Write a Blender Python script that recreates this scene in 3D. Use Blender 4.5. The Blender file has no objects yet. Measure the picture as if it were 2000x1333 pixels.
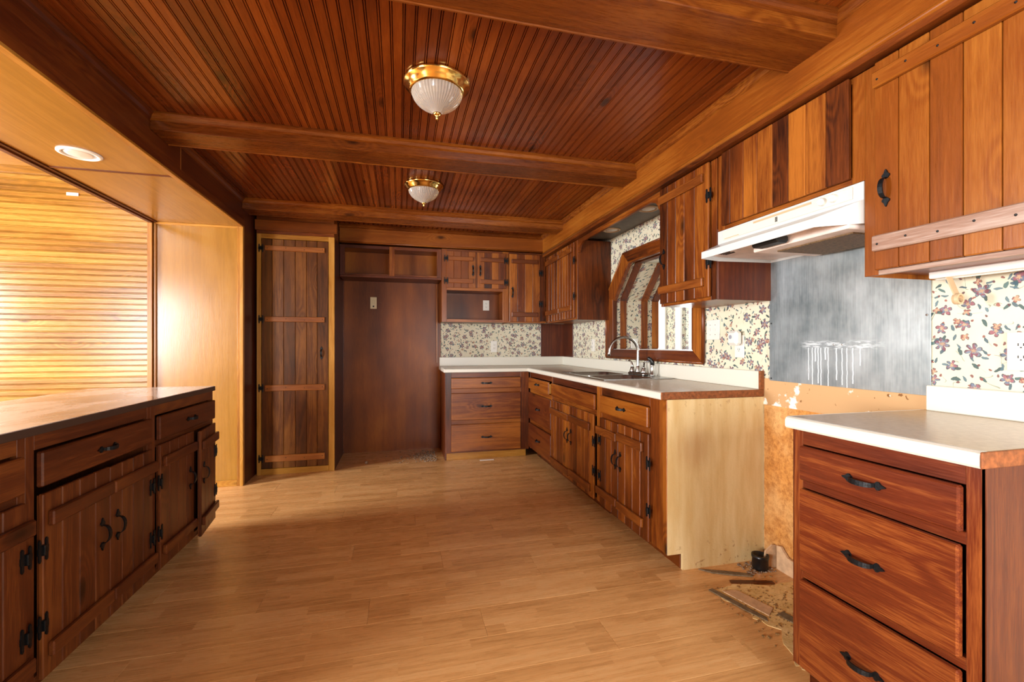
import bpy, bmesh, math, random
from mathutils import Vector, Matrix
random.seed(7)
PI = math.pi
scene = bpy.context.scene
col = scene.collection

# ------------------------------------------------------------------ camera
cam_d = bpy.data.cameras.new('camera')
cam = bpy.data.objects.new('camera', cam_d); col.objects.link(cam)
cam.location = (0, 0, 1.157)
cam.rotation_euler = (PI/2, 0, -0.2478)
cam_d.sensor_width = 36; cam_d.lens = 868.01/2000*36
cam_d.shift_y = (672.87-666.5)/2000
cam_d.clip_start = 0.02
scene.camera = cam
# ------------------------------------------------------------------ exposure
scene.view_settings.view_transform = 'Standard'
scene.view_settings.look = 'None'
scene.view_settings.gamma = 1
scene.view_settings.use_curve_mapping = False
scene.view_settings.exposure = 0.36
# ------------------------------------------------------------------ world: bright overcast sky
world = bpy.data.worlds.new('overcast_sky'); scene.world = world
world.use_nodes = True
bg = world.node_tree.nodes['Background']
bg.inputs[0].default_value = (0.93, 0.97, 1.0, 1); bg.inputs[1].default_value = 2.6
# ------------------------------------------------------------------ daylight coming through the windows
def area(name, loc, rot, sx, sy, power, colr=(.96, .985, 1)):
    d = bpy.data.lights.new(name, 'AREA'); d.shape = 'RECTANGLE'; d.size = sx; d.size_y = sy
    d.energy = power; d.color = colr
    o = bpy.data.objects.new(name, d); col.objects.link(o); o.location = loc; o.rotation_euler = rot
    return o
LEFT = (0, -PI/2+.35, 0)      # shines towards +X
BACK = (PI/2-.35, 0, 0)       # shines towards +Y
area('daylight_dining_window', (-4.58, -1.45, 1.35), LEFT, 1.6, 1.5, 400)
area('daylight_side_window', (-4.58, 2.72, 1.3), LEFT, 1.1, .7, 260)
area('daylight_back_window', (1.15, -1.22, 1.15), (PI/2-.1, 0, 0), 1.15, 1.1, 62)
area('daylight_sink_window', (3.32, 4.1, 1.35), (0, PI/2, 0), 1.4, 1.3, 30, (.95, .98, 1))

# ================================================================== helpers
def lin(h):
    if isinstance(h, str):
        h = h.lstrip('#'); c = [int(h[i:i+2], 16)/255 for i in (0, 2, 4)]
    else: c = [v/255 for v in h]
    return tuple(v/12.92 if v <= .04045 else ((v+.055)/1.055)**2.4 for v in c)+(1,)

class G:
    """tiny node-graph helper"""
    def __init__(s, name):
        s.m = bpy.data.materials.new(name); s.m.use_nodes = True
        s.t = s.m.node_tree; s.b = s.t.nodes['Principled BSDF']
    def n(s, typ, ins=None, **props):
        nd = s.t.nodes.new(typ)
        for k, v in props.items(): setattr(nd, k, v)
        for k, v in (ins or {}).items(): s.set(nd.inputs[k], v)
        return nd
    def set(s, sock, v):
        if hasattr(v, 'is_output') or isinstance(v, bpy.types.NodeSocket): s.t.links.new(v, sock)
        else: sock.default_value = v
    def math(s, op, a, b=None, c=None, clamp=False):
        nd = s.t.nodes.new('ShaderNodeMath'); nd.operation = op; nd.use_clamp = clamp
        for i, v in enumerate((a, b, c)):
            if v is not None: s.set(nd.inputs[i], v)
        return nd.outputs[0]
    def vm(s, op, a, b=None):
        nd = s.t.nodes.new('ShaderNodeVectorMath'); nd.operation = op
        s.set(nd.inputs[0], a)
        if b is not None: s.set(nd.inputs[1], b)
        return nd.outputs['Value'] if op in ('LENGTH', 'DOT_PRODUCT', 'DISTANCE') else nd.outputs[0]
    def noise(s, vec, scale, detail=3, rough=.55, dist=0.):
        return s.n('ShaderNodeTexNoise', {'Vector': vec, 'Scale': scale, 'Detail': detail, 'Roughness': rough, 'Distortion': dist}).outputs['Fac']
    def ramp(s, fac, stops):
        nd = s.t.nodes.new('ShaderNodeValToRGB'); s.set(nd.inputs[0], fac)
        e = nd.color_ramp.elements
        while len(e) < len(stops): e.new(.5)
        for el, (p, c) in zip(e, stops): el.position = p; el.color = c
        return nd.outputs[0]
    def mix(s, f, a, b, mode='MIX'):
        nd = s.t.nodes.new('ShaderNodeMix'); nd.data_type = 'RGBA'; nd.blend_type = mode
        s.set(nd.inputs[0], f); s.set(nd.inputs[6], a); s.set(nd.inputs[7], b)
        return nd.outputs[2]
    def step(s, v, lo, hi):
        nd = s.t.nodes.new('ShaderNodeMapRange'); nd.interpolation_type = 'SMOOTHSTEP'
        s.set(nd.inputs[0], v); nd.inputs[1].default_value = lo; nd.inputs[2].default_value = hi
        return nd.outputs[0]
    def coord(s, which='Object'):
        return s.n('ShaderNodeTexCoord').outputs[which]
    def bump(s, h, strength, dist=.002):
        s.t.links.new(s.n('ShaderNodeBump', {'Height': h, 'Strength': strength, 'Distance': dist}).outputs[0], s.b.inputs['Normal'])
    def done(s, color, rough=.5, metal=0., spec=.5, coat=0.):
        s.set(s.b.inputs['Base Color'], color); s.set(s.b.inputs['Roughness'], rough)
        s.b.inputs['Metallic'].default_value = metal; s.b.inputs['Specular IOR Level'].default_value = spec
        s.b.inputs['Coat Weight'].default_value = coat; s.b.inputs['Coat Roughness'].default_value = .18
        return s.m

def wood(name, dark, mid, light, axis, rough=.34, knots=.72, blotch=.5, rnd=.3, spec=.32, figure=60, spread=1.0, coat=0.):
    g = G(name)
    r = g.n('ShaderNodeObjectInfo').outputs['Random']
    c = g.vm('ADD', g.coord(), g.vm('MULTIPLY', g.n('ShaderNodeCombineXYZ', {0: r, 1: r, 2: r}).outputs[0], (13.7, 37.3, 71.1)))
    al = {'x': (.06, 1, 1), 'y': (1, .06, 1), 'z': (1, 1, .06)}[axis]
    ak = {'x': (.45, 1, 1), 'y': (1, .45, 1), 'z': (1, 1, .45)}[axis]
    v = g.vm('MULTIPLY', c, al)
    vo = g.n('ShaderNodeTexVoronoi', {'Vector': g.vm('MULTIPLY', c, ak), 'Scale': 5.5}, feature='F1')
    gate = g.math('GREATER_THAN', g.n('ShaderNodeSeparateColor', {0: vo.outputs['Color']}).outputs[0], knots)
    kn = g.math('MULTIPLY', g.step(vo.outputs['Distance'], .17, .02), gate)
    halo = g.math('MULTIPLY', g.step(vo.outputs['Distance'], .42, .0), gate)
    n1 = g.noise(v, 7, 2, .5, .4)
    rings = g.math('SINE', g.math('MULTIPLY', g.math('ADD', n1, g.math('MULTIPLY', halo, .35)), figure))
    fib = g.noise(v, 230, 3, .6)
    t = g.math('ADD', g.math('MULTIPLY', rings, .08*spread), g.math('ADD', g.math('MULTIPLY', g.math('SUBTRACT', fib, .5), .6*spread), .5))
    bl = g.noise(g.vm('MULTIPLY', c, ak), 3.2, 2, .5)
    t = g.math('ADD', t, g.math('MULTIPLY', g.math('SUBTRACT', bl, .5), blotch*1.3))
    t = g.math('ADD', t, g.math('MULTIPLY', g.math('SUBTRACT', r, .5), rnd))
    base = g.ramp(t, [(.08, lin(dark)), (.5, lin(mid)), (.92, lin(light))])
    kd = tuple(x*.28 for x in lin(dark)[:3])+(1,)
    base = g.mix(g.math('MULTIPLY', kn, .85), base, kd)
    g.bump(fib, .12, .0015)
    return g.done(base, g.math('ADD', rough-.06, g.math('MULTIPLY', fib, .12)), 0, spec, coat)

def wood3(name, *a, **k): return {ax: wood(name+'_'+ax, *a, ax, **k) for ax in 'xyz'}

def plain(name, c, rough=.5, metal=0., spec=.5, var=0., scale=20, bump=0.):
    g = G(name); base = lin(c)
    if var or bump:
        n = g.noise(g.coord(), scale, 4, .6)
        if bump: g.bump(n, bump, .002)
        if var:
            lo = tuple(max(0, x*(1-var)) for x in base[:3])+(1,); hi = tuple(min(1, x*(1+var)) for x in base[:3])+(1,)
            base = g.ramp(n, [(.3, lo), (.7, hi)])
    return g.done(base, rough, metal, spec)

# ---- palette
CAB = wood3('cabinet_pine', '#290f05', '#642e0b', '#9a591c', rough=.32, rnd=.42, blotch=.8)
CABL = wood3('cabinet_pine_light', '#461d07', '#783d0e', '#a36522', rough=.30, blotch=.5, spread=.6)
PEN = wood3('peninsula_pine', '#2c1006', '#54270f', '#7e461b', rough=.36, rnd=.15)
NEAR = wood3('drawer_pine', '#38120a', '#602711', '#a05a26', spec=.5, rough=.24, rnd=.25)
DARKW = wood3('dark_stained_pine', '#260d05', '#50200a', '#733a12', rough=.34)
CEIL = wood3('ceiling_pine', '#3b1506', '#6d300b', '#964f19', spec=.5, rough=.24, knots=.5, rnd=.28, blotch=.3, spread=.6)
BEAM = wood3('beam_pine', '#391606', '#67320b', '#925419', rough=.28, rnd=.2)
TRIM = wood3('trim_pine', '#703f14', '#9c6822', '#bc8a40', rough=.3, knots=.85)
PLY = wood3('dark_plywood', '#441c08', '#7c4012', '#a8661f', rough=.34, spec=.25, knots=2, blotch=.7, figure=20, spread=.6)
OAK = wood3('golden_oak_plywood', '#6c4614', '#8e6220', '#a87c36', rough=.22, spec=.5, knots=2, blotch=.3, figure=55, spread=.6, rnd=0)
PINE = wood3('wall_pine', '#5c3a10', '#966824', '#b4883c', spec=.5, rough=.25, knots=.62, blotch=.35, rnd=.35)
PANTRY = wood3('pantry_weathered_pine', '#2a1206', '#5a300c', '#8a561e', rough=.34, blotch=.9, rnd=.2)
WORN_GLARE = wood3('scuffed_and_glare_pine', '#5a3a28', '#8a6a58', '#b4a294', rough=.4, rnd=0, knots=2, blotch=.9)  # real scuffing on the bottom rail, glare painted as grey on the lower battens
BAT2 = wood3('door_batten_pine', '#321306', '#622f0c', '#8e501b', rough=.34, rnd=.2)
BATTEN = wood3('batten_pine', '#5e2e10', '#8e5220', '#b0743a', rough=.36)
IRON = plain('black_iron', '#16181a', .42, .6, .5, .3, 160, .5)
WHITE_LAM = plain('cream_laminate', '#cfcabb', .3, 0, .5, .03, 300)
TOP_LAM = plain('beige_laminate_top', '#bfa888', .24, 0, .5, .10, 60)
EDGE_CHIP = plain('raw_counter_edge', '#7a4420', .6, 0, .3, .45, 60, .3)
ENAMEL = plain('white_enamel', '#c4c4c0', .25, 0, .5)
HOODIN = plain('hood_inside', '#e0cfc4', .4, 0, .4, .15, 12)
FILTER = plain('greasy_filter', '#6e5638', .55, .1, .4, .5, 90, .6)
BLACKP = plain('black_plastic', '#101010', .35, 0, .5)
PLASTIC = plain('white_plastic', '#d2cec4', .35)
IVORY = plain('ivory_plastic', '#cdbf9a', .4)
SLOT = plain('socket_slot', '#1c1812', .6)
BRASS = plain('polished_brass', '#d8b468', .14, 1.)
CHROME = plain('brushed_nickel', '#b9b6b0', .22, 1.)
STEELS = plain('sink_steel', '#a9a7a4', .25, 1., .5, .08, 60)
def m_cream():
    g = G('cream_painted_board'); c = g.coord()
    s_ = g.n('ShaderNodeSeparateXYZ', {0: c})
    n = g.noise(g.vm('MULTIPLY', c, (1, 1, .15)), 16, 4, .6); b = g.noise(c, 90, 3, .6)
    base = g.ramp(n, [(.35, lin('#c2a26c')), (.65, lin('#d2b988'))])
    low = g.step(s_.outputs[2], .20, .04); up = g.step(s_.outputs[2], .70, .86)
    rust = g.math('MULTIPLY', g.step(g.noise(c, 34, 3, .65), .60, .68), g.math('MAXIMUM', low, g.math('MULTIPLY', up, .5)))
    base = g.mix(g.math('MULTIPLY', rust, .6), base, lin('#7a4a1e'))
    blot = g.step(g.vm('DISTANCE', c, (.785, .16, .62)), .16, .02)
    base = g.mix(g.math('MULTIPLY', blot, .35), base, lin('#9a6638'))
    g.bump(b, .35, .003)
    return g.done(base, .5, 0, .3)
CREAM = m_cream()
BEIGEP = plain('beige_plastic', '#b99c78', .45)
PAPER = plain('paper', '#e6e2da', .7)
DUST = plain('rubble_grit', '#8a7460', .9, 0, .1, .6, 220)
CARD = plain('torn_board', '#c3a07c', .8, 0, .1, .2, 30)
DKSTRIP = plain('dark_adhesive_strip', '#6e5e48', .7, 0, .2, .4, 60, .4)
GREYCEIL = plain('valance_underside', '#5a5248', .5, 0, .4, .25, 18)
WHITEP = plain('white_paint', '#eeece8', .5)

def m_floor():
    g = G('laminate_floor')
    r = g.n('ShaderNodeObjectInfo').outputs['Random']
    c = g.coord()
    off = g.n('ShaderNodeCombineXYZ', {0: g.math('MULTIPLY', r, 41.)}).outputs[0]
    cb = g.vm('ADD', c, off)
    br = g.n('ShaderNodeTexBrick', {'Vector': cb, 'Scale': 1.0, 'Color1': (0, 0, 0, 1), 'Color2': (1, 1, 1, 1), 'Mortar': (.5, .5, .5, 1),
             'Mortar Size': 0., 'Brick Width': .43, 'Row Height': .065}, offset=.37)
    tone = g.n('ShaderNodeSeparateColor', {0: br.outputs[0]}).outputs[0]
    cz = g.n('ShaderNodeCombineXYZ', {2: g.math('MULTIPLY', tone, 9.)}).outputs[0]
    v = g.vm('MULTIPLY', g.vm('ADD', g.vm('ADD', c, cz), g.vm('MULTIPLY', off, (0, 1, 1))), (.06, 1, 1))
    v = g.vm('ADD', v, g.vm('MULTIPLY', off, (.7, 3., 0)))
    n1 = g.noise(v, 12, 2, .5, .5)
    rings = g.math('SINE', g.math('MULTIPLY', n1, 40.))
    fib = g.noise(v, 170, 3, .6)
    t = g.math('ADD', g.math('MULTIPLY', rings, .07), g.math('ADD', g.math('ADD', .12, g.math('MULTIPLY', fib, .42)), g.math('MULTIPLY', g.math('SUBTRACT', tone, .5), .24)))
    base = g.ramp(t, [(.05, lin('#aa7844')), (.35, lin('#cd995f')), (.75, lin('#e0b47c'))])
    g.bump(fib, .05, .001)
    return g.done(base, g.math('ADD', .22, g.math('MULTIPLY', fib, .12)), 0, .5)
FLOOR = m_floor()

def m_wallpaper():
    g = G('floral_wallpaper')
    p3 = g.n('ShaderNodeNewGeometry').outputs['Position']
    sp = g.n('ShaderNodeSeparateXYZ', {0: p3})
    u = g.math('ADD', sp.outputs[0], sp.outputs[1])
    p = g.n('ShaderNodeCombineXYZ', {0: u, 1: sp.outputs[2]}).outputs[0]
    warp = g.n('ShaderNodeTexNoise', {'Vector': p, 'Scale': 55., 'Detail': 1.}).outputs['Color']
    pw = g.vm('ADD', p, g.vm('MULTIPLY', g.vm('SUBTRACT', warp, (.5, .5, .5)), (.012, .012, 0)))
    def cell(scale, shift, randomness=.8):
        q = g.vm('ADD', pw, (shift, shift*.7, 0))
        vo = g.n('ShaderNodeTexVoronoi', {'Vector': q, 'Scale': scale, 'Randomness': randomness}, voronoi_dimensions='2D', feature='F1')
        l = g.vm('SUBTRACT', q, vo.outputs['Position'])
        cs = g.n('ShaderNodeSeparateColor', {0: vo.outputs['Color']})
        ang = g.math('MULTIPLY', cs.outputs[0], 6.283)
        rot = g.n('ShaderNodeVectorRotate', {'Vector': l, 'Angle': ang}, rotation_type='Z_AXIS').outputs[0]
        return rot, cs.outputs[1], cs.outputs[2]
    def flower(scale, shift, R, n, keep):
        l, a, b = cell(scale, shift)
        s = g.n('ShaderNodeSeparateXYZ', {0: l})
        th = g.math('ARCTAN2', s.outputs[1], s.outputs[0]); rr = g.vm('LENGTH', l)
        pet = g.math('ABSOLUTE', g.math('COSINE', g.math('MULTIPLY', th, n/2)))
        rad = g.math('MULTIPLY', g.math('ADD', .25, g.math('MULTIPLY', g.math('POWER', pet, .7), .75)), R)
        rel = g.math('DIVIDE', rr, rad)
        m = g.math('MULTIPLY', g.math('LESS_THAN', rel, 1.), g.math('LESS_THAN', b, keep))
        return m, rel, a, rr
    def leaf(scale, shift, la, lb, keep):
        l, a, b = cell(scale, shift, .95)
        l = g.vm('MULTIPLY', l, (1/la, 1/lb, 0))
        return g.math('MULTIPLY', g.math('LESS_THAN', g.vm('LENGTH', l), 1.), g.math('LESS_THAN', b, keep)), a
    base = g.ramp(g.noise(p, 9, 3), [(.3, lin('#c6bea4')), (.7, lin('#cbc4ae'))])
    # stems
    st = g.noise(p, 11, 1, .4, .6)
    stem = g.math('MULTIPLY', g.math('LESS_THAN', g.math('ABSOLUTE', g.math('SUBTRACT', st, .5)), .005), g.math('GREATER_THAN', g.noise(p, 17, 1), .52))
    base = g.mix(g.math('MULTIPLY', stem, .75), base, lin('#6f7462'))
    for sc, sh, la, lb, keep, c1, c2 in ((21, 3.1, .0125, .0055, .6, '#1f3a3c', '#40605e'), (27, 7.7, .011, .0042, .5, '#2f4a55', '#587078'), (36, 11.3, .0055, .004, .35, '#8a4a42', '#5a3c3e')):
        m, a = leaf(sc, sh, la, lb, keep)
        base = g.mix(g.math('MULTIPLY', m, .92), base, g.mix(a, lin(c1), lin(c2)))
    for sc, sh, R, n, keep, c1, c2, cc in ((8.8, 1.7, .027, 6, .5, '#744450', '#6c7684', '#a08468'), (11.5, 5.3, .020, 5, .5, '#5c6a7c', '#8a525a', '#b49474'), (15, 9.1, .013, 4, .4, '#8a5048', '#a8846a', '#b49474')):
        m, rel, a, rr = flower(sc, sh, R, n, keep)
        fc = g.mix(g.step(rel, .2, .45), lin(cc), g.mix(g.step(g.noise(pw, 70, 1), .44, .56), lin(c1), lin(c2)))
        fc = g.mix(g.math('MULTIPLY', g.step(rel, .72, .95), .8), fc, lin('#3a3c40'))
        base = g.mix(g.math('MULTIPLY', m, .95), base, fc)
    return g.done(base, .55, 0, .3)
WPAPER = m_wallpaper()

def m_chip():
    g = G('particle_board'); c = g.coord()
    a = g.noise(c, 45, 5, .7); b = g.noise(c, 4, 3)
    base = g.mix(g.step(b, .35, .7), g.ramp(a, [(.35, lin('#9a5c24')), (.6, lin('#c88a44'))]), g.ramp(a, [(.35, lin('#b9864e')), (.6, lin('#d2a368'))]))
    sp = g.step(g.noise(g.vm('MULTIPLY', c, (1, 1, 2)), 70, 2), .68, .74)
    base = g.mix(g.math('MULTIPLY', sp, .6), base, lin('#4d2c12'))
    return g.done(base, .7, 0, .3)
CHIP = m_chip()

def m_drywall():
    g = G('torn_drywall'); c = g.coord()
    base = g.mix(g.step(g.noise(c, 7, 4, .6), .58, .63), lin('#bb9468'), lin('#e9e6de'))
    base = g.mix(g.step(g.noise(g.vm('ADD', c, (3, 1, 2)), 30, 3), .66, .7), base, lin('#7c5430'))
    return g.done(base, .8, 0, .2)
DRYW = m_drywall()

def m_steel_sheet():
    g = G('stained_steel_sheet'); c = g.coord()        # local: x = along wall from far edge, z = up
    s = g.n('ShaderNodeSeparateXYZ', {0: c})
    brush = g.noise(g.vm('MULTIPLY', c, (1, 1, .05)), 160, 3)
    smear = g.noise(g.vm('MULTIPLY', c, (1, 1, .6)), 7, 4, .6)
    base = g.ramp(g.math('ADD', g.math('MULTIPLY', brush, .25), g.math('MULTIPLY', smear, .75)), [(.34, lin('#7a868a')), (.66, lin('#b8c2c6'))])
    wob = g.math('MULTIPLY', g.math('SUBTRACT', g.noise(g.vm('MULTIPLY', c, (0, 0, 1)), 22, 2), .5), .010)
    x = g.math('ADD', s.outputs[0], wob)
    drip = None
    for u, z0, w in ((.232, .02, .0022), (.252, .0, .0025), (.282, .008, .003), (.296, .0, .0026), (.332, .0, .0024), (.372, .03, .0028), (.398, .01, .0024), (.420, .0, .002), (.446, .02, .0026), (.478, .10, .0022), (.268, .11, .003), (.318, .12, .003)):
        d = g.math('MULTIPLY', g.step(g.math('ABSOLUTE', g.math('SUBTRACT', x, u)), w*1.5, w*.6), g.math('MULTIPLY', g.math('LESS_THAN', s.outputs[2], .175), g.math('GREATER_THAN', s.outputs[2], z0)))
        drip = d if drip is None else g.math('MAXIMUM', drip, d)
    inx = g.math('MULTIPLY', g.step(s.outputs[0], .17, .24), g.step(s.outputs[0], .60, .48))
    band = g.math('MULTIPLY', g.math('MULTIPLY', inx, g.step(g.math('ABSOLUTE', g.math('SUBTRACT', s.outputs[2], .188)), .026, .008)), g.step(g.noise(g.vm('MULTIPLY', c, (.4, 1, 1.6)), 60, 3), .44, .6))
    white = g.math('MAXIMUM', g.math('MULTIPLY', drip, .8), g.math('MULTIPLY', band, .6))
    base = g.mix(white, base, lin('#cdd4d6'))
    m = g.done(base, g.math('ADD', .20, g.math('MULTIPLY', smear, .1)), .6, .5)
    g.set(g.b.inputs['Metallic'], g.math('SUBTRACT', .6, g.math('MULTIPLY', white, .55)))
    return m
SHEET = m_steel_sheet()

def m_pen_top():
    g = G('worn_glare_laminate'); c = g.coord()
    a = g.noise(g.vm('MULTIPLY', c, (1, .5, 1)), 4.5, 5, .62, .6)
    base = g.ramp(a, [(.32, lin('#5d4634')), (.44, lin('#9c8a78')), (.54, lin('#d0cac2'))])  # brown patches are wear; the pale tones are white glare painted in
    return g.done(base, g.math('ADD', .06, g.math('MULTIPLY', a, .16)), 0, .9)
PENTOP = m_pen_top()

def m_glass(name, rough, c=(1, 1, 1, 1)):
    g = G(name); g.b.inputs['Transmission Weight'].default_value = 1.; g.b.inputs['IOR'].default_value = 1.45
    return g.done(c, rough, 0, .5)
PANE = m_glass('window_glass', 0.)
def m_shade():
    g = G('ribbed_glass'); g.b.inputs['Transmission Weight'].default_value = .72; g.b.inputs['IOR'].default_value = 1.3
    return g.done(lin('#f2eee6'), .1, 0, .6)
SHADE = m_shade()
def m_patch():
    g = G('torn_underlayment'); c = g.coord()
    a = g.noise(c, 14, 6, .7, .4); b = g.noise(c, 90, 4, .7)
    base = g.ramp(g.math('ADD', g.math('MULTIPLY', a, .7), g.math('MULTIPLY', b, .3)), [(.28, lin('#7c5e38')), (.40, lin('#c6a468')), (.6, lin('#e0c28a')), (.72, lin('#d4b08c'))])
    g.bump(b, .6, .004)
    return g.done(base, .85, 0, .15)
PATCH = m_patch()

# ------------------------------------------------------------------ mesh helpers
def bm_box(bm, x0, x1, y0, y1, z0, z1, bev=0.):
    r = bmesh.ops.create_cube(bm, size=1.)
    bmesh.ops.transform(bm, verts=r['verts'], matrix=Matrix.Translation(((x0+x1)/2, (y0+y1)/2, (z0+z1)/2)) @ Matrix.Diagonal((abs(x1-x0), abs(y1-y0), abs(z1-z0), 1)))
    if bev:
        ed = {e for v in r['verts'] for e in v.link_edges}
        bmesh.ops.bevel(bm, geom=list(ed), offset=bev, segments=1, affect='EDGES', profile=.5)
def bm_prism(bm, pts, axis, a, b):
    """extrude 2D polygon pts between a and b along axis (x: pts=(y,z); y: pts=(x,z); z: pts=(x,y))"""
    f = {'x': lambda p, t: (t, p[0], p[1]), 'y': lambda p, t: (p[0], t, p[1]), 'z': lambda p, t: (p[0], p[1], t)}[axis]
    A = [bm.verts.new(f(p, a)) for p in pts]; B = [bm.verts.new(f(p, b)) for p in pts]
    bm.faces.new(A[::-1]); bm.faces.new(B); n = len(pts)
    for i in range(n): bm.faces.new((A[i], A[(i+1) % n], B[(i+1) % n], B[i]))
def bm_lathe(bm, prof, cx=0, cy=0, seg=32, mod=None, cap=True):
    rings = []
    for r, z in prof:
        rings.append([bm.verts.new((cx+(r*(1+(mod*(1 if k % 2 else -1) if mod else 0)))*math.cos(2*PI*k/seg), cy+(r*(1+(mod*(1 if k % 2 else -1) if mod else 0)))*math.sin(2*PI*k/seg), z)) for k in range(seg)])
    for a, b in zip(rings, rings[1:]):
        for k in range(seg): bm.faces.new((a[k], a[(k+1) % seg], b[(k+1) % seg], b[k]))
    if not cap: return
    if prof[0][0] > 1e-4: bm.faces.new(rings[0][::-1])
    if prof[-1][0] > 1e-4: bm.faces.new(rings[-1])
def bm_tube(bm, pts, rad, seg=10):
    pts = [Vector(p) for p in pts]; rings = []
    rads = rad if isinstance(rad, (list, tuple)) else [rad]*len(pts)
    up = Vector((0, 0, 1))
    for i, p in enumerate(pts):
        d = (pts[min(i+1, len(pts)-1)]-pts[max(i-1, 0)]).normalized()
        ref = Vector((0, 1, 0)) if abs(d.y) < .9 else Vector((1, 0, 0))
        s = d.cross(ref).normalized(); t = d.cross(s)
        rings.append([bm.verts.new(p+rads[i]*(s*math.cos(2*PI*k/seg)+t*math.sin(2*PI*k/seg))) for k in range(seg)])
    for a, b in zip(rings, rings[1:]):
        for k in range(seg): bm.faces.new((a[k], a[(k+1) % seg], b[(k+1) % seg], b[k]))
    bm.faces.new(rings[0][::-1]); bm.faces.new(rings[-1])
def mesh_of(bm, name, mat, smooth=False):
    bmesh.ops.remove_doubles(bm, verts=bm.verts, dist=1e-6)
    bmesh.ops.recalc_face_normals(bm, faces=bm.faces)
    me = bpy.data.meshes.new(name); bm.to_mesh(me); bm.free()
    if mat: me.materials.append(mat)
    if smooth:
        for p in me.polygons: p.use_smooth = True
    return me
def obj(name, bm, mat, parent=None, loc=None, rot=None, smooth=False):
    me = bm if isinstance(bm, bpy.types.Mesh) else mesh_of(bm, name, mat, smooth)
    o = bpy.data.objects.new(name, me); col.objects.link(o)
    if parent: o.parent = parent
    if loc: o.location = loc
    if rot: o.rotation_euler = rot
    return o
def box(name, x0, x1, y0, y1, z0, z1, mat, parent=None, bev=.002):
    bm = bmesh.new(); bm_box(bm, x0, x1, y0, y1, z0, z1, bev)
    return obj(name, bm, mat, parent)
def tag(o, label, cat, group=None):
    o['label'] = label; o['category'] = cat
    if group: o['group'] = group
    return o
def struct(o, label=None):
    o['kind'] = 'structure'
    if label: o['label'] = label
    return o
def thing(name, label, cat, loc=(0, 0, 0), rz=0., group=None):
    o = bpy.data.objects.new(name, None); col.objects.link(o); o.empty_display_size = .1
    o.location = loc; o.rotation_euler = (0, 0, rz)
    return tag(o, label, cat, group)

# ================================================================== THE SETTING
XW, YW = 1.905, 5.02        # right wall, far wall planes
XH0, XH1 = -1.885, -1.24    # left header
ZC, ZH = 2.342, 2.122
XS, ZS = 1.53, 2.112        # right soffit face, soffit bottom
# ---- floor
bm = bmesh.new(); bm_box(bm, -4.75, 2.0, -2.6, 5.1, -.06, -.009)
floor = struct(obj('floor', bm, FLOOR), 'wood-look laminate floor of narrow staggered strips')
PW, PL = .195, 1.29
plank_me = {}
def plank(x0, x1, y0, y1):
    key = (round(x1-x0, 3), round(y1-y0, 3))
    if key not in plank_me:
        b = bmesh.new(); bm_box(b, 0, key[0]-.0006, 0, key[1]-.0006, -.008, 0, .0007); plank_me[key] = mesh_of(b, 'plank', FLOOR)
    obj('plank', plank_me[key], None, floor, (x0, y0, 0))
y = -1.0; row = 0
while y < 5.02:
    x = -3.4-((row*.47) % PL)
    while x < 1.95:
        a, b = max(x, -3.4), min(x+PL, 1.95)
        if b-a > .04: plank(a, b, y, min(y+PW, 5.05))
        x += PL
    y += PW; row += 1

# ---- ceiling with beaded boards
bm = bmesh.new(); bm_box(bm, XH1-.02, 1.95, -2.6, 5.1, ZC+.012, ZC+.06)
ceiling = struct(obj('ceiling', bm, CEIL['y']), 'reddish stained beadboard ceiling between beams')
BW = .0893
prof = [(0, .004), (.002, .0008), (.0055, .0008), (.0078, .007), (.0105, 0), (.041, 0), (.0432, .007), (.0455, .0008), (.049, .0008), (.0513, .007), (.0535, 0), (.0865, 0), (.0888, .004), (.0888, .013), (0, .013)]
B1, B2, B3 = (1.264, 1.468), (2.659, 2.843), (4.031, 4.205)
bays = [(-.4, B1[0]+.02), (B1[1]-.02, B2[0]+.02), (B2[1]-.02, B3[0]+.02), (B3[1]-.02, 4.70)]
for y0, y1 in bays:
    b = bmesh.new(); bm_prism(b, prof, 'y', 0, y1-y0); me = mesh_of(b, 'ceiling_board', CEIL['y'])
    for k in range(31): obj('ceiling_board', me, None, ceiling, (XH1+.002+k*BW, y0, ZC))

# ---- right wall (thick, with the window tunnel), far wall, left walls, back wall
def prisms(axis, a, b, polys):
    bm = bmesh.new()
    for p in polys: bm_prism(bm, p, axis, a, b)
    return bm
WO = [(3.84, 1.037), (3.84, 1.595), (3.515, 1.945), (2.79, 1.945), (2.466, 1.595), (2.466, 1.037)]   # outer frame
WI = [(3.70, 1.112), (3.70, 1.566), (3.43, 1.862), (2.86, 1.862), (2.563, 1.566), (2.563, 1.112)]    # opening
polys = [[(3.70, 0), (5.14, 0), (5.14, 2.46), (3.70, 2.46)], [(2.563, 0), (3.70, 0), (3.70, 1.112), (2.563, 1.112)],
         [(-2.6, 0), (2.563, 0), (2.563, 2.46), (-2.6, 2.46)], [(2.563, 1.862), (3.70, 1.862), (3.70, 2.46), (2.563, 2.46)],
         [(3.70, 1.566), (3.70, 1.862), (3.43, 1.862)], [(2.563, 1.566), (2.86, 1.862), (2.563, 1.862)]]
wall_right = struct(obj('wall_right', prisms('x', XW, 2.33, polys), WPAPER), 'cream wallpapered wall with a floral print')
wall_far = struct(obj('wall_far', prisms('y', YW, YW+.12, [[(-1.3, 0), (1.905, 0), (1.905, 2.46), (-1.3, 2.46)]]), WPAPER), 'far kitchen wall, wallpaper above the counter')
ply = box('alcove_panel', -.60, .445, YW-.012, YW, 0, 2.34, PLY['z'], wall_far, .0)
ply['label'] = 'dark brown plywood panel at the back of the alcove'
box('corner_panel', 1.62, 1.905, YW-.008, YW, 1.01, 1.40, DARKW['z'], wall_far)
box('corner_panel', XW-.008, XW, 4.70, YW-.01, 1.01, 1.40, DARKW['z'], wall_right)
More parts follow.
